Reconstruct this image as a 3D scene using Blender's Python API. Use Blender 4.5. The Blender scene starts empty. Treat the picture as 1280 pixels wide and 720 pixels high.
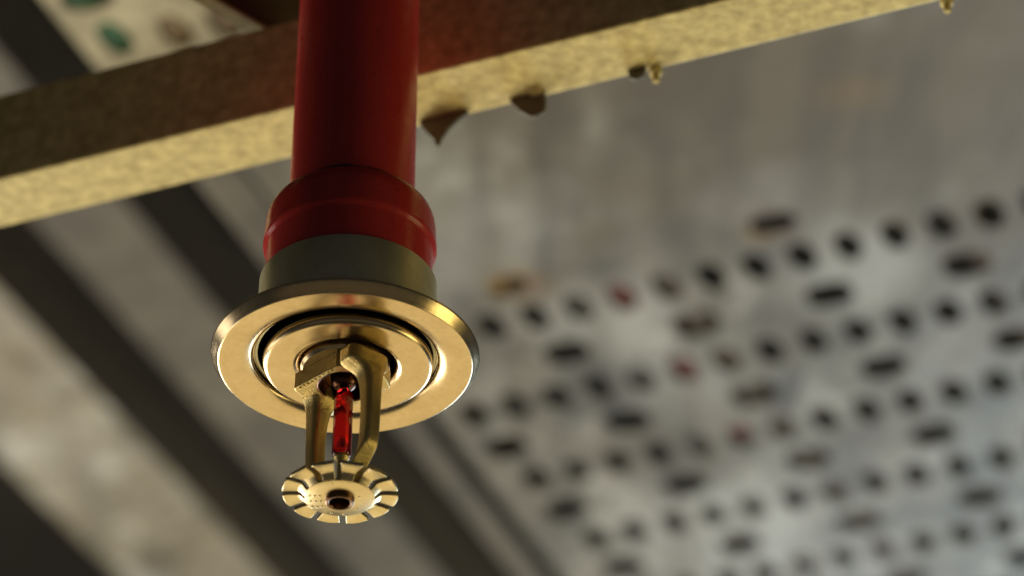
import bpy, bmesh, math, random
from mathutils import Vector, Matrix
from mathutils.geometry import tessellate_polygon
random.seed(7)
C = bpy.context.scene.collection
SC = bpy.context.scene
U = 0.000217                      # metres per modelling unit (one photo pixel at the escutcheon)
PI = math.pi

# ------------------------------------------------------------------ camera
FPX = 3575.0
PITCH = math.radians(35.3)
Fv = Vector((0, math.cos(PITCH), math.sin(PITCH)))
Uv = Vector((0, -math.sin(PITCH), math.cos(PITCH)))
Rv = Vector((1, 0, 0))
D0 = 3575.0
CAM = -(Rv * (431.5 - 640) / FPX * D0 + Uv * (360 - 457.5) / FPX * D0 + Fv * D0)
cd = bpy.data.cameras.new('camera')
cam = bpy.data.objects.new('camera', cd); C.objects.link(cam)
cam.location = CAM * U
cam.rotation_euler = (PI / 2 + PITCH, 0, 0)
cd.sensor_width = 36.0
cd.lens = FPX / 1280 * 36
cd.clip_start = 0.01; cd.clip_end = 50
cd.dof.use_dof = True
cd.dof.focus_distance = (D0 + 5) * U
cd.dof.aperture_fstop = 7.8
SC.camera = cam

# ------------------------------------------------------------------ world and lamps
w = bpy.data.worlds.new('World'); SC.world = w; w.use_nodes = True
w.node_tree.nodes['Background'].inputs[0].default_value = (0.92, 0.93, 0.92, 1)
w.node_tree.nodes['Background'].inputs[1].default_value = 0.032

def area(name, loc, target, sx, sy, energy, col):
    d = bpy.data.lights.new(name, 'AREA'); d.shape = 'RECTANGLE'
    d.size = sx; d.size_y = sy; d.energy = energy; d.color = col
    o = bpy.data.objects.new(name, d); C.objects.link(o)
    o.location = loc
    v = Vector(target) - Vector(loc)
    o.rotation_euler = v.to_track_quat('-Z', 'Y').to_euler()
    return o
# sunlit floor ahead and below, a bright opening ahead on the left, an opening on the right, daylight from far away
area('floor_light', (-0.2, 3.6, -2.2), (-0.2, 3.6, 0), 7.0, 5.4, 132, (1.0, 0.80, 0.40))
area('near_floor_light', (0.0, -2.6, -2.4), (0.0, -2.6, 0), 7.0, 2.6, 4.0, (1.0, 0.76, 0.42))
area('left_opening', (-1.75, 2.6, -0.72), (0, 0, 0), 1.3, 1.9, 84, (1.0, 0.94, 0.82))
area('left_doorway', (-2.2, 0.95, -0.7), (0, 0, 0), 0.7, 1.9, 11, (1.0, 0.92, 0.78))
area('right_opening', (2.4, 0.05, -1.0), (0, 0, 0), 0.9, 1.4, 15, (1.0, 0.82, 0.34))
area('far_daylight', (1.3, 3.1, -0.25), (0.45, 1.25, 0.44), 1.6, 1.0, 62, (0.66, 0.85, 1.0))

SC.view_settings.view_transform = 'Standard'
SC.view_settings.look = 'None'
SC.view_settings.exposure = 0.0
SC.view_settings.gamma = 1.0
SC.view_settings.use_curve_mapping = False
SC.render.engine = 'CYCLES'
SC.cycles.use_denoising = True
SC.cycles.max_bounces = 10
SC.cycles.caustics_reflective = False
SC.cycles.caustics_refractive = False

# ------------------------------------------------------------------ helpers
def unproj(x, y, H):
    """direction through a photo point, followed up to H units above the camera; result in units"""
    d = Rv * (x - 640) / FPX + Uv * (360 - y) / FPX + Fv
    return CAM + d * (H / d.z)

A0 = math.radians(-21.7)
E_ = Vector((math.cos(A0), math.sin(A0), 0)); N_ = Vector((-math.sin(A0), math.cos(A0), 0))
HT = 4042.0                       # height of the tray underside above the camera
def P(s, n, dz=0.0, H=HT):
    """tray coordinates (per 1000 of height) to units"""
    k = H / 1000
    v = CAM + E_ * s * k + N_ * n * k
    return Vector((v.x, v.y, CAM.z + H + dz))

def link(name, bm, mat, parent=None, smooth=False, recalc=True):
    if recalc: bmesh.ops.recalc_face_normals(bm, faces=bm.faces[:])
    me = bpy.data.meshes.new(name)
    bm.to_mesh(me); bm.free()
    me.materials.append(mat)
    if smooth:
        for p in me.polygons: p.use_smooth = True
    o = bpy.data.objects.new(name, me); C.objects.link(o)
    if parent: o.parent = parent
    return o
def thing(name, label, cat, loc=(0, 0, 0), group=None):
    o = bpy.data.objects.new(name, None); C.objects.link(o)
    o.location = loc; o['label'] = label; o['category'] = cat; o.empty_display_size = 0.01
    if group: o['group'] = group
    return o
def tag(o, label, cat, group=None):
    o['label'] = label; o['category'] = cat
    if group: o['group'] = group
    return o
def place(o, at):                 # keep world shape while the parent Empty stands at its own base
    o.location = -Vector(at)
def bevel(o, width, seg=2, angle=35):
    m = o.modifiers.new('bevel', 'BEVEL'); m.width = width; m.segments = seg
    m.limit_method = 'ANGLE'; m.angle_limit = math.radians(angle); m.harden_normals = False

def lathe(bm, prof, seg=160, closed=False):
    rings = []
    for r, z in prof:
        if r < 1e-6: rings.append([bm.verts.new((0, 0, z * U))])
        else: rings.append([bm.verts.new((r * U * math.cos(2 * PI * i / seg), r * U * math.sin(2 * PI * i / seg), z * U)) for i in range(seg)])
    prs = list(zip(rings[:-1], rings[1:]))
    if closed: prs.append((rings[-1], rings[0]))
    for a, b in prs:
        for i in range(seg):
            j = (i + 1) % seg
            if len(a) == 1 and len(b) == 1: continue
            if len(a) == 1: bm.faces.new((a[0], b[i], b[j]))
            elif len(b) == 1: bm.faces.new((a[i], a[j], b[0]))
            else: bm.faces.new((a[i], a[j], b[j], b[i]))
def arc(cx, cz, r, a0, a1, n=6):
    return [(cx + r * math.cos(math.radians(a0 + (a1 - a0) * i / n)), cz + r * math.sin(math.radians(a0 + (a1 - a0) * i / n))) for i in range(n + 1)]
def smooth_auto(o, ang=35):
    for p in o.data.polygons: p.use_smooth = True
    o.data.set_sharp_from_angle(angle=math.radians(ang))
def sweep(bm, path, nseg=20, power=3.2):
    """path: (centre, half width along a, axis a, half width along t, axis t) in units; rounded-rectangle section"""
    rings = []
    for c, ha, aa, ht, tt in path:
        ring = []
        for i in range(nseg):
            th = 2 * PI * i / nseg
            cc, ss = math.cos(th), math.sin(th)
            q = (abs(cc) ** power + abs(ss) ** power) ** (-1 / power)
            p = c + aa * (ha * cc * q) + tt * (ht * ss * q)
            ring.append(bm.verts.new(p * U))
        rings.append(ring)
    for a, b in zip(rings[:-1], rings[1:]):
        for i in range(nseg):
            j = (i + 1) % nseg
            bm.faces.new((a[i], a[j], b[j], b[i]))
    bm.faces.new(rings[0][::-1]); bm.faces.new(rings[-1])
def prism(bm, pts_bottom, pts_top):
    a = [bm.verts.new(p * U) for p in pts_bottom]; b = [bm.verts.new(p * U) for p in pts_top]
    n = len(a)
    bm.faces.new(a[::-1]); bm.faces.new(b)
    for i in range(n):
        j = (i + 1) % n
        bm.faces.new((a[i], a[j], b[j], b[i]))

# ------------------------------------------------------------------ materials
def newmat(name):
    m = bpy.data.materials.new(name); m.use_nodes = True
    nt = m.node_tree
    return m, nt, nt.nodes['Principled BSDF']
def coord(nt, scale=(1, 1, 1), rot=0):
    tc = nt.nodes.new('ShaderNodeTexCoord'); mp = nt.nodes.new('ShaderNodeMapping')
    mp.inputs['Scale'].default_value = scale; mp.inputs['Rotation'].default_value = (0, 0, rot)
    nt.links.new(tc.outputs['Object'], mp.inputs['Vector'])
    return mp.outputs['Vector']
def noise(nt, vec, scale, detail=4, rough=0.55):
    n = nt.nodes.new('ShaderNodeTexNoise'); n.inputs['Scale'].default_value = scale
    n.inputs['Detail'].default_value = detail; n.inputs['Roughness'].default_value = rough
    nt.links.new(vec, n.inputs['Vector']); return n.outputs['Fac']
def ramp(nt, fac, stops):
    r = nt.nodes.new('ShaderNodeValToRGB'); cr = r.color_ramp
    while len(cr.elements) < len(stops): cr.elements.new(0.5)
    for e, (p, c) in zip(cr.elements, stops):
        e.position = p; e.color = (*c, 1) if len(c) == 3 else c
    nt.links.new(fac, r.inputs['Fac']); return r.outputs['Color']
def mix(nt, fac, a, b, mode='MIX'):
    m = nt.nodes.new('ShaderNodeMix'); m.data_type = 'RGBA'; m.blend_type = mode
    if isinstance(fac, float): m.inputs[0].default_value = fac
    else: nt.links.new(fac, m.inputs[0])
    for s, k in ((a, 6), (b, 7)):
        if isinstance(s, tuple): m.inputs[k].default_value = (*s, 1)
        else: nt.links.new(s, m.inputs[k])
    return m.outputs[2]
def bump(nt, bs, h, strength, dist=0.0005):
    b = nt.nodes.new('ShaderNodeBump'); b.inputs['Strength'].default_value = strength
    b.inputs['Distance'].default_value = dist
    nt.links.new(h, b.inputs['Height']); nt.links.new(b.outputs['Normal'], bs.inputs['Normal'])
def g(v): return (v, v, v)

def mat_brass(name, c0, c1, r0, r1, bstr, bscale, bdist=0.0002, metallic=1.0):
    m, nt, bs = newmat(name)
    v = coord(nt)
    n1 = noise(nt, v, 120, 5)
    n2 = noise(nt, v, 600, 4)
    nt.links.new(mix(nt, 1.0, ramp(nt, n1, [(0.35, c0), (0.68, c1)]), ramp(nt, n2, [(0.3, g(0.93)), (0.6, g(1.0))]), 'MULTIPLY'), bs.inputs['Base Color'])
    nt.links.new(ramp(nt, noise(nt, v, 160, 5, 0.65), [(0.3, g(r0)), (0.72, g(r1))]), bs.inputs['Roughness'])
    bs.inputs['Metallic'].default_value = metallic
    bump(nt, bs, noise(nt, v, bscale, 5, 0.6), bstr, bdist)
    return m
M_BRASS = mat_brass('polished_brass', (0.53, 0.41, 0.24), (0.60, 0.475, 0.295), 0.19, 0.28, 0.05, 420)
M_CUP = mat_brass('brass_cup_metal', (0.60, 0.55, 0.36), (0.70, 0.64, 0.44), 0.42, 0.55, 0.08, 700, metallic=0.8)
M_CAST = mat_brass('cast_brass', (0.44, 0.335, 0.13), (0.62, 0.48, 0.21), 0.32, 0.52, 0.5, 1300, 0.0003)
M_DEFL = mat_brass('stamped_brass', (0.60, 0.49, 0.28), (0.68, 0.56, 0.34), 0.24, 0.42, 0.30, 700, 0.0002)
M_COPPER = mat_brass('copper_seat', (0.085, 0.038, 0.024), (0.13, 0.058, 0.036), 0.22, 0.36, 0.15, 900)
M_SCREW = mat_brass('dark_bronze', (0.12, 0.065, 0.04), (0.20, 0.11, 0.06), 0.25, 0.4, 0.2, 900)

def mat_plain(name, c0, c1, rough, scale=60, bstr=0.0, metallic=0.0, bscale=400):
    m, nt, bs = newmat(name); v = coord(nt)
    nt.links.new(ramp(nt, noise(nt, v, scale, 5), [(0.3, c0), (0.7, c1)]), bs.inputs['Base Color'])
    bs.inputs['Roughness'].default_value = rough; bs.inputs['Metallic'].default_value = metallic
    if bstr: bump(nt, bs, noise(nt, v, bscale, 5), bstr, 0.0004)
    return m
def mat_red(name, r0, r1):
    m, nt, bs = newmat(name)
    v = coord(nt); v2 = coord(nt, (1, 1, 0.15))
    base = ramp(nt, noise(nt, v2, 90, 5), [(0.3, (0.36, 0.024, 0.020)), (0.7, (0.50, 0.034, 0.027))])
    sp = ramp(nt, noise(nt, v, 700, 3), [(0.27, g(0.45)), (0.36, g(1.0))])
    nt.links.new(mix(nt, 1.0, base, sp, 'MULTIPLY'), bs.inputs['Base Color'])
    nt.links.new(ramp(nt, noise(nt, v, 220, 5), [(0.3, g(r0)), (0.7, g(r1))]), bs.inputs['Roughness'])
    bs.inputs['Specular IOR Level'].default_value = 0.35
    bump(nt, bs, mix(nt, 0.5, noise(nt, v, 260, 6, 0.6), noise(nt, v2, 130, 4, 0.6)), 0.20, 0.0007)
    return m
M_RED = mat_red('red_pipe_paint', 0.26, 0.46)
M_SOCK = mat_red('red_socket_paint', 0.15, 0.34)
def mat_glass():
    m, nt, bs = newmat('red_liquid_glass')
    bs.inputs['Base Color'].default_value = (0.50, 0.009, 0.008, 1)
    bs.inputs['Roughness'].default_value = 0.06; bs.inputs['IOR'].default_value = 1.48
    bs.inputs['Transmission Weight'].default_value = 0.75
    return m
M_GLASS = mat_glass()

def mat_galv(name, stops, scale, metallic, rough, streak=0.5, stain=None, blots=()):
    m, nt, bs = newmat(name)
    v = coord(nt, (1, 1, 1), -A0)
    vs = coord(nt, (1, 0.20, 1), -A0)
    a = ramp(nt, noise(nt, v, scale, 4, 0.55), stops)
    st = ramp(nt, noise(nt, vs, scale * 1.5, 3, 0.5), [(0.40, g(1 - streak * 0.85)), (0.54, g(1.0))])
    c = mix(nt, 1.0, a, st, 'MULTIPLY')
    fine = ramp(nt, noise(nt, v, scale * 9, 4, 0.6), [(0.34, g(0.72)), (0.6, g(1.0))])
    c = mix(nt, 1.0, c, fine, 'MULTIPLY')
    md = ramp(nt, noise(nt, v, scale * 2.4, 4, 0.6), [(0.38, (0.60, 0.575, 0.53)), (0.58, (1, 1, 1))])
    c = mix(nt, 1.0, c, md, 'MULTIPLY')
    if stain:
        f = ramp(nt, noise(nt, v, scale * 0.55, 6, 0.65), [(0.50, g(0)), (0.66, g(0.85))])
        c = mix(nt, f, c, stain)
    if blots:                      # dirt, rust and painted light falloff, each at its own place
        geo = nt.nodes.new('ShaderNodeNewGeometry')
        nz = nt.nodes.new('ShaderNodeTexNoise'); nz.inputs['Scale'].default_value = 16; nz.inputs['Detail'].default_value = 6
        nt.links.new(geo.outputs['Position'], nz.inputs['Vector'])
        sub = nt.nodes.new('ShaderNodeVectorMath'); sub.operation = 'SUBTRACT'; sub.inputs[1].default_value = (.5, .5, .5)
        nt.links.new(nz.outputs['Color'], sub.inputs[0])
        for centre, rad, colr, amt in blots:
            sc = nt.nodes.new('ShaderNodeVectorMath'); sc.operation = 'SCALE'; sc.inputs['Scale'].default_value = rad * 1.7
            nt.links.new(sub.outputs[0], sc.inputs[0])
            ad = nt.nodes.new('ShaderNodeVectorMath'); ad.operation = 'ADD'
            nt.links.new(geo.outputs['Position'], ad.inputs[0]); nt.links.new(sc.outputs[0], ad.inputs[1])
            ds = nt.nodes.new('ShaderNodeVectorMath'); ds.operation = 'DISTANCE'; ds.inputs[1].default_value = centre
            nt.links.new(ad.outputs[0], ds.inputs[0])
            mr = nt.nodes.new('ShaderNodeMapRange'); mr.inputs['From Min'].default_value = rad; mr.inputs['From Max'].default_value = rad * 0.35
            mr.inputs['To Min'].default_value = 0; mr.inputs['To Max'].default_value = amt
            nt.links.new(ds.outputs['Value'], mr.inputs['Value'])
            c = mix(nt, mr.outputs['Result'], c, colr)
    vt = coord(nt, (1, 0.16, 1))
    c = mix(nt, 1.0, c, ramp(nt, noise(nt, vt, scale * 1.7, 4, 0.6), [(0.40, (1 - streak * .55, 1 - streak * .6, 1 - streak * .68)), (0.55, (1, 1, 1))]), 'MULTIPLY')
    nt.links.new(c, bs.inputs['Base Color'])
    bs.inputs['Metallic'].default_value = metallic
    bs.inputs['Roughness'].default_value = rough
    bump(nt, bs, noise(nt, v, scale * 6, 4), 0.12, 0.001)
    return m
def TP(x, y): return tuple(unproj(x, y, HT) * U)
GRIME_FALLOFF, RUST, OCHRE, CHALK = (0.090, 0.070, 0.043), (0.085, 0.045, 0.022), (0.20, 0.125, 0.045), (0.30, 0.305, 0.31)
BLOTS = [(TP(1120, 150), 0.21, GRIME_FALLOFF, 0.75), (TP(900, 120), 0.12, GRIME_FALLOFF, 0.7), (TP(1240, 60), 0.16, GRIME_FALLOFF, 0.8), (TP(560, 330), 0.05, CHALK, 0.4), (TP(690, 150), 0.06, GRIME_FALLOFF, 0.4),  # big patches at the upper right paint in the light falling off
         (TP(760, 400), 0.05, CHALK, 0.6), (TP(1060, 335), 0.055, CHALK, 0.7), (TP(860, 480), 0.045, CHALK, 0.5), (TP(905, 660), 0.08, CHALK, 0.8), (TP(1010, 690), 0.05, CHALK, 0.5), (TP(1210, 430), 0.05, CHALK, 0.4),
         (TP(640, 262), 0.05, CHALK, 0.35), (TP(985, 250), 0.05, CHALK, 0.3), (TP(860, 540), 0.06, GRIME_FALLOFF, 0.45), (TP(1120, 540), 0.05, GRIME_FALLOFF, 0.4), (TP(740, 560), 0.05, GRIME_FALLOFF, 0.4),
         (TP(968, 283), 0.018, RUST, 0.9), (TP(952, 296), 0.012, OCHRE, 0.8), (TP(634, 358), 0.020, OCHRE, 0.9), (TP(668, 362), 0.016, RUST, 0.6), (TP(870, 404), 0.016, RUST, 0.5), (TP(1050, 115), 0.018, OCHRE, 0.3), (TP(1085, 112), 0.016, OCHRE, 0.3),
         (TP(1207, 328), 0.016, RUST, 0.5), (TP(832, 355), 0.012, RUST, 0.5), (TP(908, 446), 0.012, OCHRE, 0.5), (TP(1250, 420), 0.014, RUST, 0.6), (TP(943, 490), 0.015, RUST, 0.4), (TP(1105, 457), 0.013, RUST, 0.4)]
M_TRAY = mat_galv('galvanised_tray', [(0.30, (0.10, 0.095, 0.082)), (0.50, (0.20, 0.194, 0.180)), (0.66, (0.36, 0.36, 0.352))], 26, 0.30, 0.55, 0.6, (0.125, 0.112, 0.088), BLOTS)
M_STRIP = mat_galv('pale_galvanised_steel', [(0.32, (0.13, 0.112, 0.082)), (0.5, (0.25, 0.228, 0.18)), (0.68, (0.40, 0.39, 0.36))], 20, 0.3, 0.5, 0.4, (0.19, 0.155, 0.11))
M_PALE = mat_galv('warm_lit_plate', [(0.32, (0.32, 0.285, 0.175)), (0.5, (0.38, 0.34, 0.22)), (0.7, (0.43, 0.395, 0.27))], 12, 0.2, 0.5, 0.2)  # tray steel with the stronger warm light of the near end painted in
M_DULL = mat_galv('dull_steel', [(0.3, (0.066, 0.054, 0.036)), (0.7, (0.10, 0.083, 0.057))], 12, 0.2, 0.6, 0.3)
M_BEAM = mat_plain('yellowed_zinc', (0.42, 0.335, 0.125), (0.76, 0.645, 0.28), 0.55, 230, 0.6, 0.1, 420)
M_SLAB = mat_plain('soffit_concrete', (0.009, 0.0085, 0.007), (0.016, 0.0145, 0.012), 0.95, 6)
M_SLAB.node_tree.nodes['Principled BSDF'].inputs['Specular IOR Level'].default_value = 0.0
M_DARK = mat_plain('shaded_steel', (0.062, 0.046, 0.028), (0.092, 0.070, 0.045), 0.9, 60, 0.2)  # darker steel: shade of the gaps and brace side put into the colour
M_DARK.node_tree.nodes['Principled BSDF'].inputs['Specular IOR Level'].default_value = 0.08
M_TAB = mat_plain('tab_steel', (0.085, 0.075, 0.052), (0.13, 0.115, 0.08), 0.6, 120, 0.2)
M_SEAM = mat_plain('joint_compound', (0.02, 0.012, 0.010), (0.06, 0.03, 0.025), 0.7, 500)
def mat_cable(name, c): return mat_plain(name, c, tuple(x * 1.25 for x in c), 0.75, 60)

# ------------------------------------------------------------------ setting: soffit above the trays
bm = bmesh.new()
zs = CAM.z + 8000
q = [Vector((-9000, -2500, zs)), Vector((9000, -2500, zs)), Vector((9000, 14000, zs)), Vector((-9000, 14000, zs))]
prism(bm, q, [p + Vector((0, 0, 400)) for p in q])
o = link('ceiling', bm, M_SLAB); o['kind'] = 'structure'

# ------------------------------------------------------------------ perforated cable tray
N0, N1 = 900.0, 2000.0
SL, SR = -620.0, 120.0
def skew(n): return 9.0 / 88.6 * (n - 1346.0)
TH = 6.0
def hole_loop(s, n, hs, hn, seg=14, power=2.4):
    out = []
    for i in range(seg):
        th = 2 * PI * i / seg
        c_, s_ = math.cos(th), math.sin(th)
        q_ = (abs(c_) ** power + abs(s_) ** power) ** (-1 / power)
        out.append((s + hs * c_ * q_, n + hn * s_ * q_))
    return out
def sheet_with_holes(bm, cells):
    """cells: (outer polygon, [hole loops]) in tray coordinates; makes a sheet of thickness TH"""
    for outer, holes in cells:
        loops = [outer] + holes
        flat = [p for l in loops for p in l]
        tris = tessellate_polygon([[Vector((x, y, 0)) for x, y in l] for l in loops])
        lo = [bm.verts.new(P(x, y) * U) for x, y in flat]
        hi = [bm.verts.new(P(x, y, TH) * U) for x, y in flat]
        for t in tris:
            if len(set(t)) < 3: continue
            try:
                bm.faces.new([lo[i] for i in t]); bm.faces.new([hi[i] for i in reversed(t)])
            except ValueError: pass
        k = len(outer)
        for h in holes:
            m = len(h)
            for i in range(m):
                j = (i + 1) % m
                bm.faces.new((lo[k + i], lo[k + j], hi[k + j], hi[k + i]))
            k += m
tray_at = P(-400, N1) * U
tray = thing('cable_tray', 'grey galvanised cable tray pierced by rows of small round and oblong holes', 'cable tray', tray_at)
bm = bmesh.new()
cells = []
bands = []
for r in range(7):
    n = 1346 + 88.6 * r
    bands.append((n - 22, n + 22, 'dot', n)); bands.append((n + 22, n + 66.6, 'slot', n + 44))
for n0, n1, kind, nc in bands:
    sk = skew(nc)
    loops = []
    if kind == 'dot':
        k0 = math.ceil((SL + 14 + 463.5 - sk) / 28.5)
        s = -463.5 + sk + 28.5 * k0
        while s < SR - 14:
            loops.append((s, hole_loop(s, nc, 8.7 + random.uniform(-.5, .5), 14.8))); s += 28.5
    else:
        k0 = math.ceil((SL + 18 + 431 - (nc - 1390) * 9 / 88.6) / 85.3)
        s = -431 + (nc - 1390) * 9 / 88.6 + 85.3 * k0
        while s < SR - 20:
            loops.append((s, hole_loop(s, nc, 14.8, 13.0, 16, 3.0))); s += 85.3
    edges = [SL] + [(a[0] + b[0]) / 2 for a, b in zip(loops[:-1], loops[1:])] + [SR]
    for (s, l), a, b in zip(loops, edges[:-1], edges[1:]):
        cells.append(([(a, n0), (b, n0), (b, n1), (a, n1)], [l]))
yN = 1346 - 22
cells.append(([(SL, 1051), (SR, 1051), (SR, 1290), (SL, 1290)], []))
cells.append(([(SL, 1290), (-440, 1290), (-440, yN), (SL, yN)], [hole_loop(-524, 1310, 13, 9, 16, 3)]))
cells.append(([(-440, 1290), (SR, 1290), (SR, yN), (-440, yN)], [hole_loop(-356, 1308, 14, 9, 16, 3)]))
# the near end: a row of larger oblong holes
near = []
near.append(([(SL - 36, 1000), (SR, 1000), (SR, 1050), (SL - 36, 1050)],
              [hole_loop(s, n, 8.5, 14.0, 16, 2.4) for s, n in ((-635, 1017), (-602, 1024), (-574, 1027), (-541, 1026), (-508, 1026))]))
near.append(([(SL - 36, N0), (SR, N0), (SR, 1000), (SL - 36, 1000)], [hole_loop(-633, 982, 15, 9.5, 16, 3), hole_loop(-560, 960, 15, 9.5, 16, 3)]))
nb = bands[-1][1]
cells.append(([(SL, nb), (SR, nb), (SR, N1), (SL, N1)], []))
sheet_with_holes(bm, cells)
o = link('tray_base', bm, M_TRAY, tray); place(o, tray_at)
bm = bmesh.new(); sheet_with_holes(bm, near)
o = link('end_plate', bm, M_PALE, tray); place(o, tray_at); o['label'] = 'end plate with larger oblong holes, warm light painted into its colour'
# rolled lip along the left edge and the side walls
def bar(bm, s0, s1, n0, n1, z0, z1, H=HT):
    prism(bm, [P(s0, n0, z0, H), P(s1, n0, z0, H), P(s1, n1, z0, H), P(s0, n1, z0, H)], [P(s0, n0, z1, H), P(s1, n0, z1, H), P(s1, n1, z1, H), P(s0, n1, z1, H)])
bm = bmesh.new()
lip = [(-651, 1051), (-622, 1051), (-622, 1300), (-632, 1460), (-632, N1), (-651, N1)]
prism(bm, [P(a, b, -4) for a, b in lip], [P(a, b, 12) for a, b in lip])
o = link('edge_lip', bm, M_DULL, tray); place(o, tray_at); bevel(o, 5 * U)
for s in (-620.5, SR):
    bm = bmesh.new(); bar(bm, s, s + 2.5, 1052, N1, TH + 1, 260)
    o = link('side_wall', bm, M_DARK, tray); place(o, tray_at)

# cables lying in the tray, seen through the holes
def cable(label, col, r, pts, group=None):
    bm = bmesh.new(); path = []
    vs = [P(s + (skew(n) if n > 1150 else skew(1150)), n, z) for s, n, z in pts]
    for i, v in enumerate(vs):
        d = (vs[min(i + 1, len(vs) - 1)] - vs[max(i - 1, 0)]).normalized()
        a = Vector((0, 0, 1)); t = d.cross(a).normalized(); a = t.cross(d)
        path.append((v, r, a, r, t))
    sweep(bm, path, 14, 2.0)
    o = link('cable', bm, mat_cable('cable_sheath', col), smooth=True)
    return tag(o, label, 'cable', 'cables lying in the tray')
def run(s, r, n0, n1, amp=3.0):
    return [(s + amp * math.sin(n * 0.021 + s), n, TH + r + 1.5) for n in range(int(n0), int(n1), 40)]
cable('red cable showing through single holes in the upper rows of the tray', (0.09, 0.014, 0.010), 46, run(-463, 46, 1200, 1560, 1) + [(-463, 1585, 130), (-465, 1640, 300)])
cable('brown cable beside the red cable, seen through the tray holes', (0.035, 0.024, 0.014), 46, run(-435, 46, 1200, 1990, 1.5))
cable('ochre cable behind the first oblong hole near the brass cup', (0.30, 0.19, 0.055), 40, [(-532, n, TH + 42) for n in range(1200, 1330, 25)] + [(-534, 1345, 120), (-534, 1380, 230)])
cable('dark brown cable seen through the holes at the tray side furthest from the pipe', (0.035, 0.022, 0.014), 44, run(-252, 44, 1200, 1990, 2))
cable('grey brown cable just left of the red cable in the tray', (0.025, 0.022, 0.017), 42, run(-492, 42, 1200, 1990, 2))
cable('green cable behind the leftmost oblong hole above the beam', (0.018, 0.085, 0.036), 56, [(-617, n, TH + 58) for n in range(905, 1090, 25)] + [(-617, 1115, 150), (-617, 1150, 330)])
cable('tan brown cable behind the middle oblong hole above the beam', (0.15, 0.10, 0.05), 56, [(-585, n, TH + 58) for n in range(905, 1090, 25)] + [(-585, 1115, 150), (-585, 1150, 330)])
cable('dull brown cable behind the rightmost oblong hole above the beam', (0.12, 0.08, 0.042), 52, [(-555, n, TH + 54) for n in range(905, 1090, 25)] + [(-555, 1115, 150), (-555, 1150, 330)])

# ------------------------------------------------------------------ the plain ducts left of the tray
HD = 6000.0
def duct(label, s0, s1, mat, n0=880):
    at = P((s0 + s1) / 2, N1, 0, HD) * U
    t = thing('steel_duct', label, 'duct', at, 'steel ducts beside the tray')
    bm = bmesh.new(); bar(bm, s0, s1, n0, N1, 0, 10, HD)
    o = link('duct_base', bm, mat, t); place(o, at); bevel(o, 4 * U)
    for s in (s0, s1 - 3):
        bm = bmesh.new(); bar(bm, s, s + 3, n0, N1, 10.5, 330, HD)
        o = link('side_wall', bm, M_DARK, t); place(o, at)
duct('wide pale mottled steel duct running along the lower left corner', -910, -812, M_STRIP)
duct('narrow dull brown steel duct between the pale duct and the tray', -757, -699, M_DULL)

# ------------------------------------------------------------------ beam across the trays
HB = 2590.0
b_at = unproj(500, 150, HB) * U
beam = thing('support_beam', 'yellowish steel beam crossing behind the red pipe, underside brightly lit', 'beam', b_at)
fa, fb = unproj(0, 285, HB), unproj(1180, 0, HB)
ed = (fb - fa).normalized(); nd = Vector((-ed.y, ed.x, 0))
wN = (fa - unproj(0, 220, HB)).dot(nd); wN2 = (fb - unproj(900, 5, HB)).dot(nd)
wB = (wN + wN2) / 2
a, b = fa - ed * 600, fb + ed * 900
hB = 166.0
bm = bmesh.new()
q = [a - nd * wB, b - nd * wB, b, a]
prism(bm, q, [p + Vector((0, 0, hB)) for p in q])
o = link('beam_body', bm, M_BEAM, beam); place(o, b_at); bevel(o, 4 * U, 3)
def edge_pt(x):                   # point of the far lower edge that shows at photo column x
    y = 285 - 285 * x / 1180
    v = unproj(x, y, HB); return fa + ed * (v - fa).dot(ed)
def tab(outline, inset=6, thick=7, lean=0.0, name='punched_tab'):
    # outline: (photo column along the edge, hang below the edge in units)
    pts = []
    for x, d in outline:
        p = edge_pt(x) - nd * (inset + lean * d) + Vector((0, 0, -d))
        pts.append(p)
    t = nd * -thick
    bm = bmesh.new(); prism(bm, pts, [p + t for p in pts])
    o = link(name, bm, M_TAB, beam); place(o, b_at); bevel(o, 1.5 * U)
tab([(527, -5), (530, 10), (540, 30), (549, 46), (552, 60), (555, 60), (558, 47), (566, 30), (577, 16), (588, 7), (588, -5)], lean=0.15)
tab([(638, -5), (643, 8), (653, 25), (664, 37), (671, 39), (682, 34), (685, 22), (684, -5)], lean=-0.1)
tab([(787, -5), (790, 14), (797, 19), (806, 15), (812, -5)])
def flap(x0, x1, z0, d0, d1):
    a, b = edge_pt(x0), edge_pt(x1)
    q = [a - nd * d0, b - nd * d0, b - nd * d1, a - nd * d1]
    q = [p + Vector((0, 0, -z0)) for p in q]
    bm = bmesh.new(); prism(bm, [q[0], q[1], q[2] + Vector((0, 0, 6)), q[3] + Vector((0, 0, 6))], [p + Vector((0, 0, 9)) for p in q])
    o = link('folded_flap', bm, M_BEAM, beam); place(o, b_at)
flap(668, 682, 8, 5, 26)
def bolt(x, r, drop):
    p = edge_pt(x) - nd * 2
    bm = bmesh.new()
    prof = [(0, -drop), (r * .5, -drop), (r * .62, -drop * .9), (r * .62, -drop * .45), (r, -drop * .42), (r, 4), (0, 4)]
    lathe(bm, prof, 18)
    o = link('bolt_end', bm, M_BEAM, beam); o.location = p * U - b_at; smooth_auto(o, 30)
bolt(820, 9, 24); bolt(1183, 9, 24)

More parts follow.
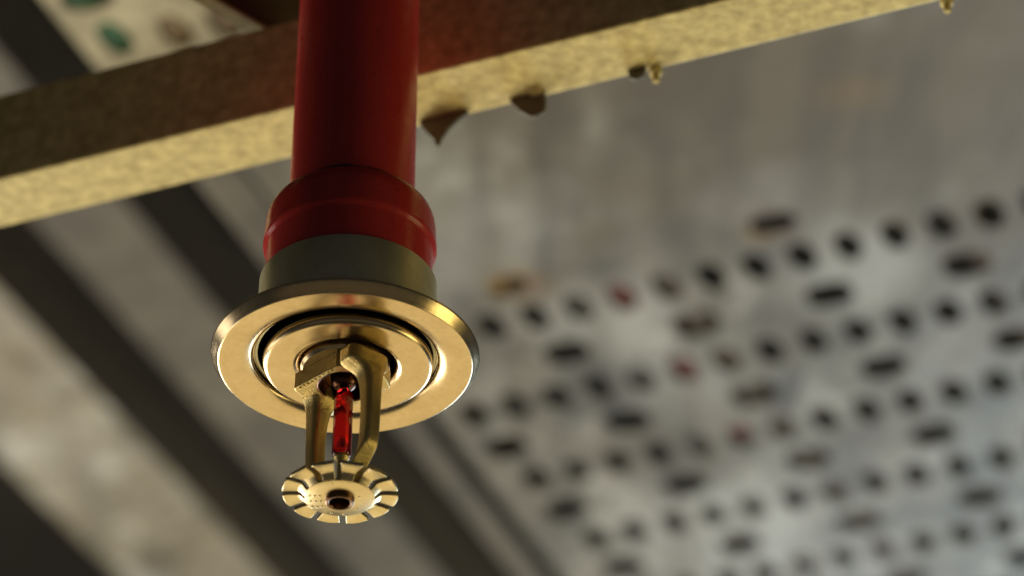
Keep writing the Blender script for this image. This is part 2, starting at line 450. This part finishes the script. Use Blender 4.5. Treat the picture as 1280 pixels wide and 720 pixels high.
# slanting brace above the beam at the top
HR = 2790.0
r0, r1 = unproj(268, 0, HR), unproj(347, 46, HR)
rd = (r1 - r0).normalized(); rn = Vector((rd.y, -rd.x, 0))      # rn faces the camera side
a, b = r0 - rd * 420, r1 + rd * 150
br_at = a * U
brace = thing('brace', 'slanting dark steel brace above the beam, left of the red pipe', 'brace', br_at)
bm = bmesh.new()
q = [a, b, b - rn * 22, a - rn * 22]
prism(bm, q, [p + Vector((0, 0, 6)) for p in q])
o = link('bottom_flange', bm, M_BEAM, brace); place(o, br_at)
bm = bmesh.new()
q = [p + Vector((0, 0, 6.5)) for p in (a - rn * 2, b - rn * 2, b - rn * 10, a - rn * 10)]
prism(bm, q, [p + Vector((0, 0, 210)) for p in q])
o = link('web', bm, M_DARK, brace); place(o, br_at)

# ------------------------------------------------------------------ red drop pipe
pz = CAM.z + 8000
pipe_t = thing('sprinkler_pipe', 'glossy red painted drop pipe with a wider socket at its lower end', 'pipe', (0, 0, 95 * U))
bm = bmesh.new(); lathe(bm, [(70, 200), (81.6, 200), (81.6, pz - 1), (70, pz - 1)], 96, closed=True)
o = link('pipe', bm, M_RED, pipe_t); place(o, (0, 0, 95 * U)); smooth_auto(o)
bm = bmesh.new()
prof = [(96, 95), (106.6, 95), (106.8, 97), (106.8, 171), (107.3, 173.5), (110.9, 177.0), (111.8, 179.5), (111.5, 184), (111, 192)] + \
       [(110.4, 204), (109.8, 214), (108.2, 223), (105, 231), (99.5, 238.5), (93, 243.5), (87, 247.5), (82.4, 250.5), (81, 246), (81, 200), (96, 190)]
lathe(bm, prof, 128, closed=True)
o = link('socket', bm, M_SOCK, pipe_t); place(o, (0, 0, 95 * U)); smooth_auto(o, 60)
bm = bmesh.new()
seg = 120
rings = []
for i in range(seg):
    th = 2 * PI * i / seg
    k = 2.8 + 1.5 * math.sin(7 * th + 1) * math.sin(3 * th) + random.uniform(-.5, .5)
    if abs(th - (2 * PI - 0.13)) < 0.09: k = 6.5 + random.uniform(-1.5, 2.5)
    k = max(k, 0.9)
    ring = []
    for j in range(8):
        ph = 2 * PI * j / 8
        r = 82.2 + k * math.cos(ph); z = 251 + k * 0.9 * math.sin(ph)
        ring.append(bm.verts.new((r * U * math.cos(th), r * U * math.sin(th), z * U)))
    rings.append(ring)
for i in range(seg):
    a, b = rings[i], rings[(i + 1) % seg]
    for j in range(8): bm.faces.new((a[j], a[(j + 1) % 8], b[(j + 1) % 8], b[j]))
o = link('joint_seam', bm, M_SEAM, pipe_t, smooth=True); place(o, (0, 0, 95 * U))

# ------------------------------------------------------------------ escutcheon
esc = thing('escutcheon', 'round polished brass escutcheon with a tall cup fitted under the red socket', 'escutcheon', (0, 0, 0))
bm = bmesh.new()
lathe(bm, [(113.2, 14.5), (113.2, 121), (112.2, 122.5), (110.6, 122.5), (110.2, 121), (110.2, 14.5)], 160, closed=True)
o = link('cup', bm, M_CUP, esc); smooth_auto(o)
bm = bmesh.new()
prof = [(114, 17), (158, 17.5), (165, 17)] + arc(165.5, 14, 3, 80, -40, 6) + [(163.0, 6.2), (159.8, 1.9)] + arc(156.5, 4.2, 4.2, -50, -90, 4) + [(152, -0.1), (147, 0.0), (143, 0.1)] + \
       [(140 + 24.2 * math.cos(math.radians(q)), 10.2 + 10.0 * math.sin(math.radians(q))) for q in range(-90, -181, -5)] + [(116.2, 11.0), (117.6, 11.0)] + [(136, 13.0), (140, 14), (114, 14.3)]
lathe(bm, prof, 192, closed=True)
o = link('ring', bm, M_BRASS, esc); smooth_auto(o, 50)
bm = bmesh.new()
prof = [(97, 7.5), (104, 7.5), (106.3, 6.4)] + arc(98.6, 3.0, 8.0, 8, -88, 12) + [(97, -5.1), (90, -4.8), (82, -4.7), (75, -4.7)] + arc(70, 5.6, 10.2, -80, -180, 12) + [(60, 20), (61.5, 20), (62, 7), (67, -1.5), (94, -1.5)]
lathe(bm, prof, 192, closed=True)
o = link('dish', bm, M_BRASS, esc); smooth_auto(o, 50); o.location = (3.2 * U, 0, 0)

bm = bmesh.new()
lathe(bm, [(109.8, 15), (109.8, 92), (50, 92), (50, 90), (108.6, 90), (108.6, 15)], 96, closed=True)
o = link('cup_gap_shade', bm, M_SLAB, esc); smooth_auto(o)  # near-black liner added so the gap's shade sits in its colour

# ------------------------------------------------------------------ sprinkler head
head = thing('fire_sprinkler', 'brass pendent sprinkler head with red glass bulb and toothed round deflector', 'sprinkler', (0, 0, -195 * U))
HZ = (0, 0, -195 * U)
def IM(x, near, z): return Vector((x, -near, z))       # x across the picture, near = towards the camera
bm = bmesh.new()
lathe(bm, [(0, 88), (56, 88), (56, -5), (53, -9), (0, -9)], 64)
o = link('threaded_shank', bm, M_BRASS, head); place(o, HZ); smooth_auto(o)
# wrench boss with a round seat recess
outl = [(-63, -4), (-8, 46), (14, 50), (36, 45), (47, 33), (54, 14), (57, -2), (8, -46), (-14, -50), (-36, -45), (-49, -31), (-62, -10)]
bm = bmesh.new()
ZT, ZB = -8.0, -31.0
R_ = 34.5
seg = 48
outer = []
for i in range(len(outl)):
    a, b = outl[i], outl[(i + 1) % len(outl)]
    for k in range(4): outer.append((a[0] + (b[0] - a[0]) * k / 4, a[1] + (b[1] - a[1]) * k / 4))
inner = []
for x, nr in outer:
    l = math.hypot(x, nr); inner.append((x / l * R_, nr / l * R_))
m = len(outer)
top = [bm.verts.new(IM(x, nr, ZT) * U) for x, nr in outer]
bot = [bm.verts.new(IM(x, nr, ZB) * U) for x, nr in outer]
inb = [bm.verts.new(IM(x, nr, ZB - 1.0) * U) for x, nr in inner]
int_ = [bm.verts.new(IM(x, nr, ZB + 17) * U) for x, nr in inner]
bm.faces.new(top); bm.faces.new(int_)
for i in range(m):
    j = (i + 1) % m
    bm.faces.new((top[i], top[j], bot[j], bot[i])); bm.faces.new((bot[i], bot[j], inb[j], inb[i])); bm.faces.new((inb[i], inb[j], int_[j], int_[i]))
o = link('wrench_boss', bm, M_CAST, head); place(o, HZ); smooth_auto(o, 28); bevel(o, 2.0 * U, 3, 40)
# illegible cast marks on the rim of the boss
bm = bmesh.new()
def mark(c, ax, ay, hx, hy, hz):
    az = ax.cross(ay)
    pts = [c - ax * hx - ay * hy, c + ax * hx - ay * hy, c + ax * hx + ay * hy, c - ax * hx + ay * hy]
    prism(bm, [p - az * hz for p in pts], [p + az * hz for p in pts])
f0, f1 = Vector((-63, 4, 0)), Vector((-8, -46, 0))
fd = (f1 - f0).normalized(); fn = Vector((fd.y, -fd.x, 0))
for i in range(9):
    t = 0.10 + 0.095 * i
    c = f0.lerp(f1, t) - fn * -0
    inn = -fn * (3.2 + random.uniform(-.4, .4))
    cc = Vector((c.x, c.y, ZB - 0.4)) + Vector((inn.x, inn.y, 0))
    a = fd.copy(); a.rotate(Matrix.Rotation(random.uniform(-.7, .7), 3, 'Z'))
    mark(cc, a, Vector((-a.y, a.x, 0)), random.uniform(.6, 1.1), random.uniform(1.2, 2.1), 0.9)
o = link('cast_mark', bm, M_CAST, head); place(o, HZ); bevel(o, 0.5 * U, 1)
# two frame arms
TH_A = math.radians(50)
def arm(sign):
    ra = Vector((math.cos(TH_A) * sign, -math.sin(TH_A) * sign, 0)); ta = Vector((-ra.y, ra.x, 0))
    Z = lambda r, z: ra * r + Vector((0, 0, z))
    up = Vector((0, 0, 1))
    path = [(Z(48, -10) - ta * 7, 17, ra, 30, ta), (Z(48, -11.5) - ta * 7, 17, ra, 30, ta), (Z(48, -28) - ta * 7, 17, ra, 29.5, ta), (Z(48, -30) - ta * 7, 17, ra, 29, ta), (Z(50, -34) - ta * 3.5, 16, ra, 21, ta), (Z(53, -41), 13.5, ra, 13.6, ta),
            (Z(55, -60), 11.6, ra, 11.8, ta), (Z(56, -75), 10.2, ra, 11.0, ta), (Z(56, -110), 9.8, ra, 10.6, ta), (Z(54, -140), 9.8, ra, 10.4, ta)]
    a1 = (ra + up * 0.45).normalized(); a2 = (ra * 0.8 + up * 0.7).normalized()
    path += [(Z(50, -149), 10.5, a1, 11.2, ta), (Z(38, -162), 10, a2, 10.8, ta), (Z(24, -175), 9, a2, 10.5, ta), (Z(8, -185), 9, a2, 10, ta)]
    bm = bmesh.new(); sweep(bm, path, 24, 5.0)
    o = link('frame_arm', bm, M_CAST, head, smooth=True); place(o, HZ)
    s = o.modifiers.new('smooth', 'SUBSURF'); s.levels = 1; s.render_levels = 2
arm(1); arm(-1)
# seat washer, bulb, tip and screw
bm = bmesh.new()
lathe(bm, [(0, -13.2), (34.2, -13.2), (34.2, -31.0), (33.2, -31.6), (32, -31), (31, -15), (18, -14.6), (17.5, -20), (16, -27), (13, -31.5), (9, -33.5), (0, -34)], 64)
o = link('bulb_seat', bm, M_COPPER, head); place(o, HZ); smooth_auto(o, 30)
bm = bmesh.new()
lathe(bm, [(0, -33), (5, -35), (9, -39), (11.4, -46), (12, -52), (12, -127), (11.4, -131), (9, -134), (0, -134.5)], 48)
o = link('glass_bulb', bm, M_GLASS, head); place(o, HZ); smooth_auto(o, 60)
bm = bmesh.new()
lathe(bm, [(0, -132.0), (9.6, -132.5), (9.8, -136), (7.5, -139), (5.5, -142), (5, -166), (9, -168), (9.5, -182), (0, -182)], 32)
o = link('load_screw', bm, M_CAST, head); place(o, HZ); smooth_auto(o, 40)

# deflector: disc with twelve tines
ZD = -193.0
bm = bmesh.new()
lathe(bm, [(17, ZD + 4.5), (40.0, ZD + 4.5), (42.2, ZD + 3.8), (42.2, ZD + .6), (41.2, ZD), (17, ZD)], 96, closed=True)
defl = link('deflector', bm, M_DEFL, head); place(defl, HZ); smooth_auto(defl, 40)
bm = bmesh.new()
lathe(bm, [(12.6, ZD + 10), (12.6, ZD - 5.0), (13.4, ZD - 6.6), (15.2, ZD - 7.2), (17.0, ZD - 6.4), (17.8, ZD - 4.8), (18.2, ZD + 2), (16, ZD + 10)], 56, closed=True)
h = link('hub_ring', bm, M_SCREW, defl); smooth_auto(h, 60)
bm = bmesh.new(); lathe(bm, [(0, ZD + 9.5), (12.4, ZD + 9.5), (12.4, ZD + 7), (7, ZD + 6.0), (0, ZD + 7)], 32)
h = link('screw_socket', bm, M_SEAM, defl); smooth_auto(h, 40)
# stamped dots beside the hub and around the disc edge
def dots(pts, r):
    bm = bmesh.new()
    for x, nr in pts:
        bmesh.ops.create_icosphere(bm, subdivisions=2, radius=r * U, matrix=Matrix.Translation(IM(x, nr, ZD + 0.2) * U) @ Matrix.Diagonal((1, 1, .9, 1)))
    h = link('stamped_dot', bm, M_DEFL, defl, smooth=True)
dots([(-36.5 + 6.2 * i + 0.8 * j, 6 - 12.5 * j) for i in range(3) for j in range(3)], 1.6)
dots([(12, 35), (-8, 35), (24, 4), (20, -24), (-12, -33), (3, -36)], 1.5)
mesh0 = None
for k in range(12):
    ang0 = math.radians(-90 + 15 + 30 * k)
    if mesh0 is None:
        bm = bmesh.new()
        nr, na = 10, 6
        lo, hi = [], []
        for i in range(nr + 1):
            t = i / nr
            r = 42.4 + (70.4 - 42.4) * t
            half = math.radians(15) - 4.1 / r - (0.003 if i == nr else 0) + (0.03 if i == 0 else 0)
            u_ = min(1.0, 0.12 + t / 0.36); z = ZD + 0.3 + 7.5 * u_ * u_ * (3 - 2 * u_) - 1.0 * max(0, t - 0.55) ** 2 * 4.9
            rl, rh = [], []
            for j in range(na + 1):
                a = half * (2 * j / na - 1)
                zz = z - 1.2 * t * (1 - (2 * j / na - 1) ** 2)
                rl.append(bm.verts.new((r * U * math.cos(a), r * U * math.sin(a), zz * U)))
                rh.append(bm.verts.new((r * U * math.cos(a), r * U * math.sin(a), (zz + 5.2) * U)))
            lo.append(rl); hi.append(rh)
        for i in range(nr):
            for j in range(na):
                bm.faces.new((lo[i][j], lo[i][j + 1], lo[i + 1][j + 1], lo[i + 1][j]))
                bm.faces.new((hi[i][j], hi[i + 1][j], hi[i + 1][j + 1], hi[i][j + 1]))
            bm.faces.new((lo[i][0], lo[i + 1][0], hi[i + 1][0], hi[i][0])); bm.faces.new((lo[i][na], hi[i][na], hi[i + 1][na], lo[i + 1][na]))
        for j in range(na):
            bm.faces.new((lo[0][j], hi[0][j], hi[0][j + 1], lo[0][j + 1])); bm.faces.new((lo[nr][j], lo[nr][j + 1], hi[nr][j + 1], hi[nr][j]))
        o = link('tine', bm, M_DEFL, defl); smooth_auto(o, 40); bevel(o, 0.8 * U, 2, 40); mesh0 = o
    else:
        o = mesh0.copy(); C.objects.link(o); o.parent = defl
    o.rotation_euler = (random.uniform(-.012, .012), random.uniform(-.02, .02), ang0)
    # tilt about the tine's own root
    R3 = o.rotation_euler.to_matrix()
    root = Vector((42.4 * U * math.cos(ang0), 42.4 * U * math.sin(ang0), ZD * U))
    o.location = root - R3 @ Vector((42.4 * U, 0, ZD * U))
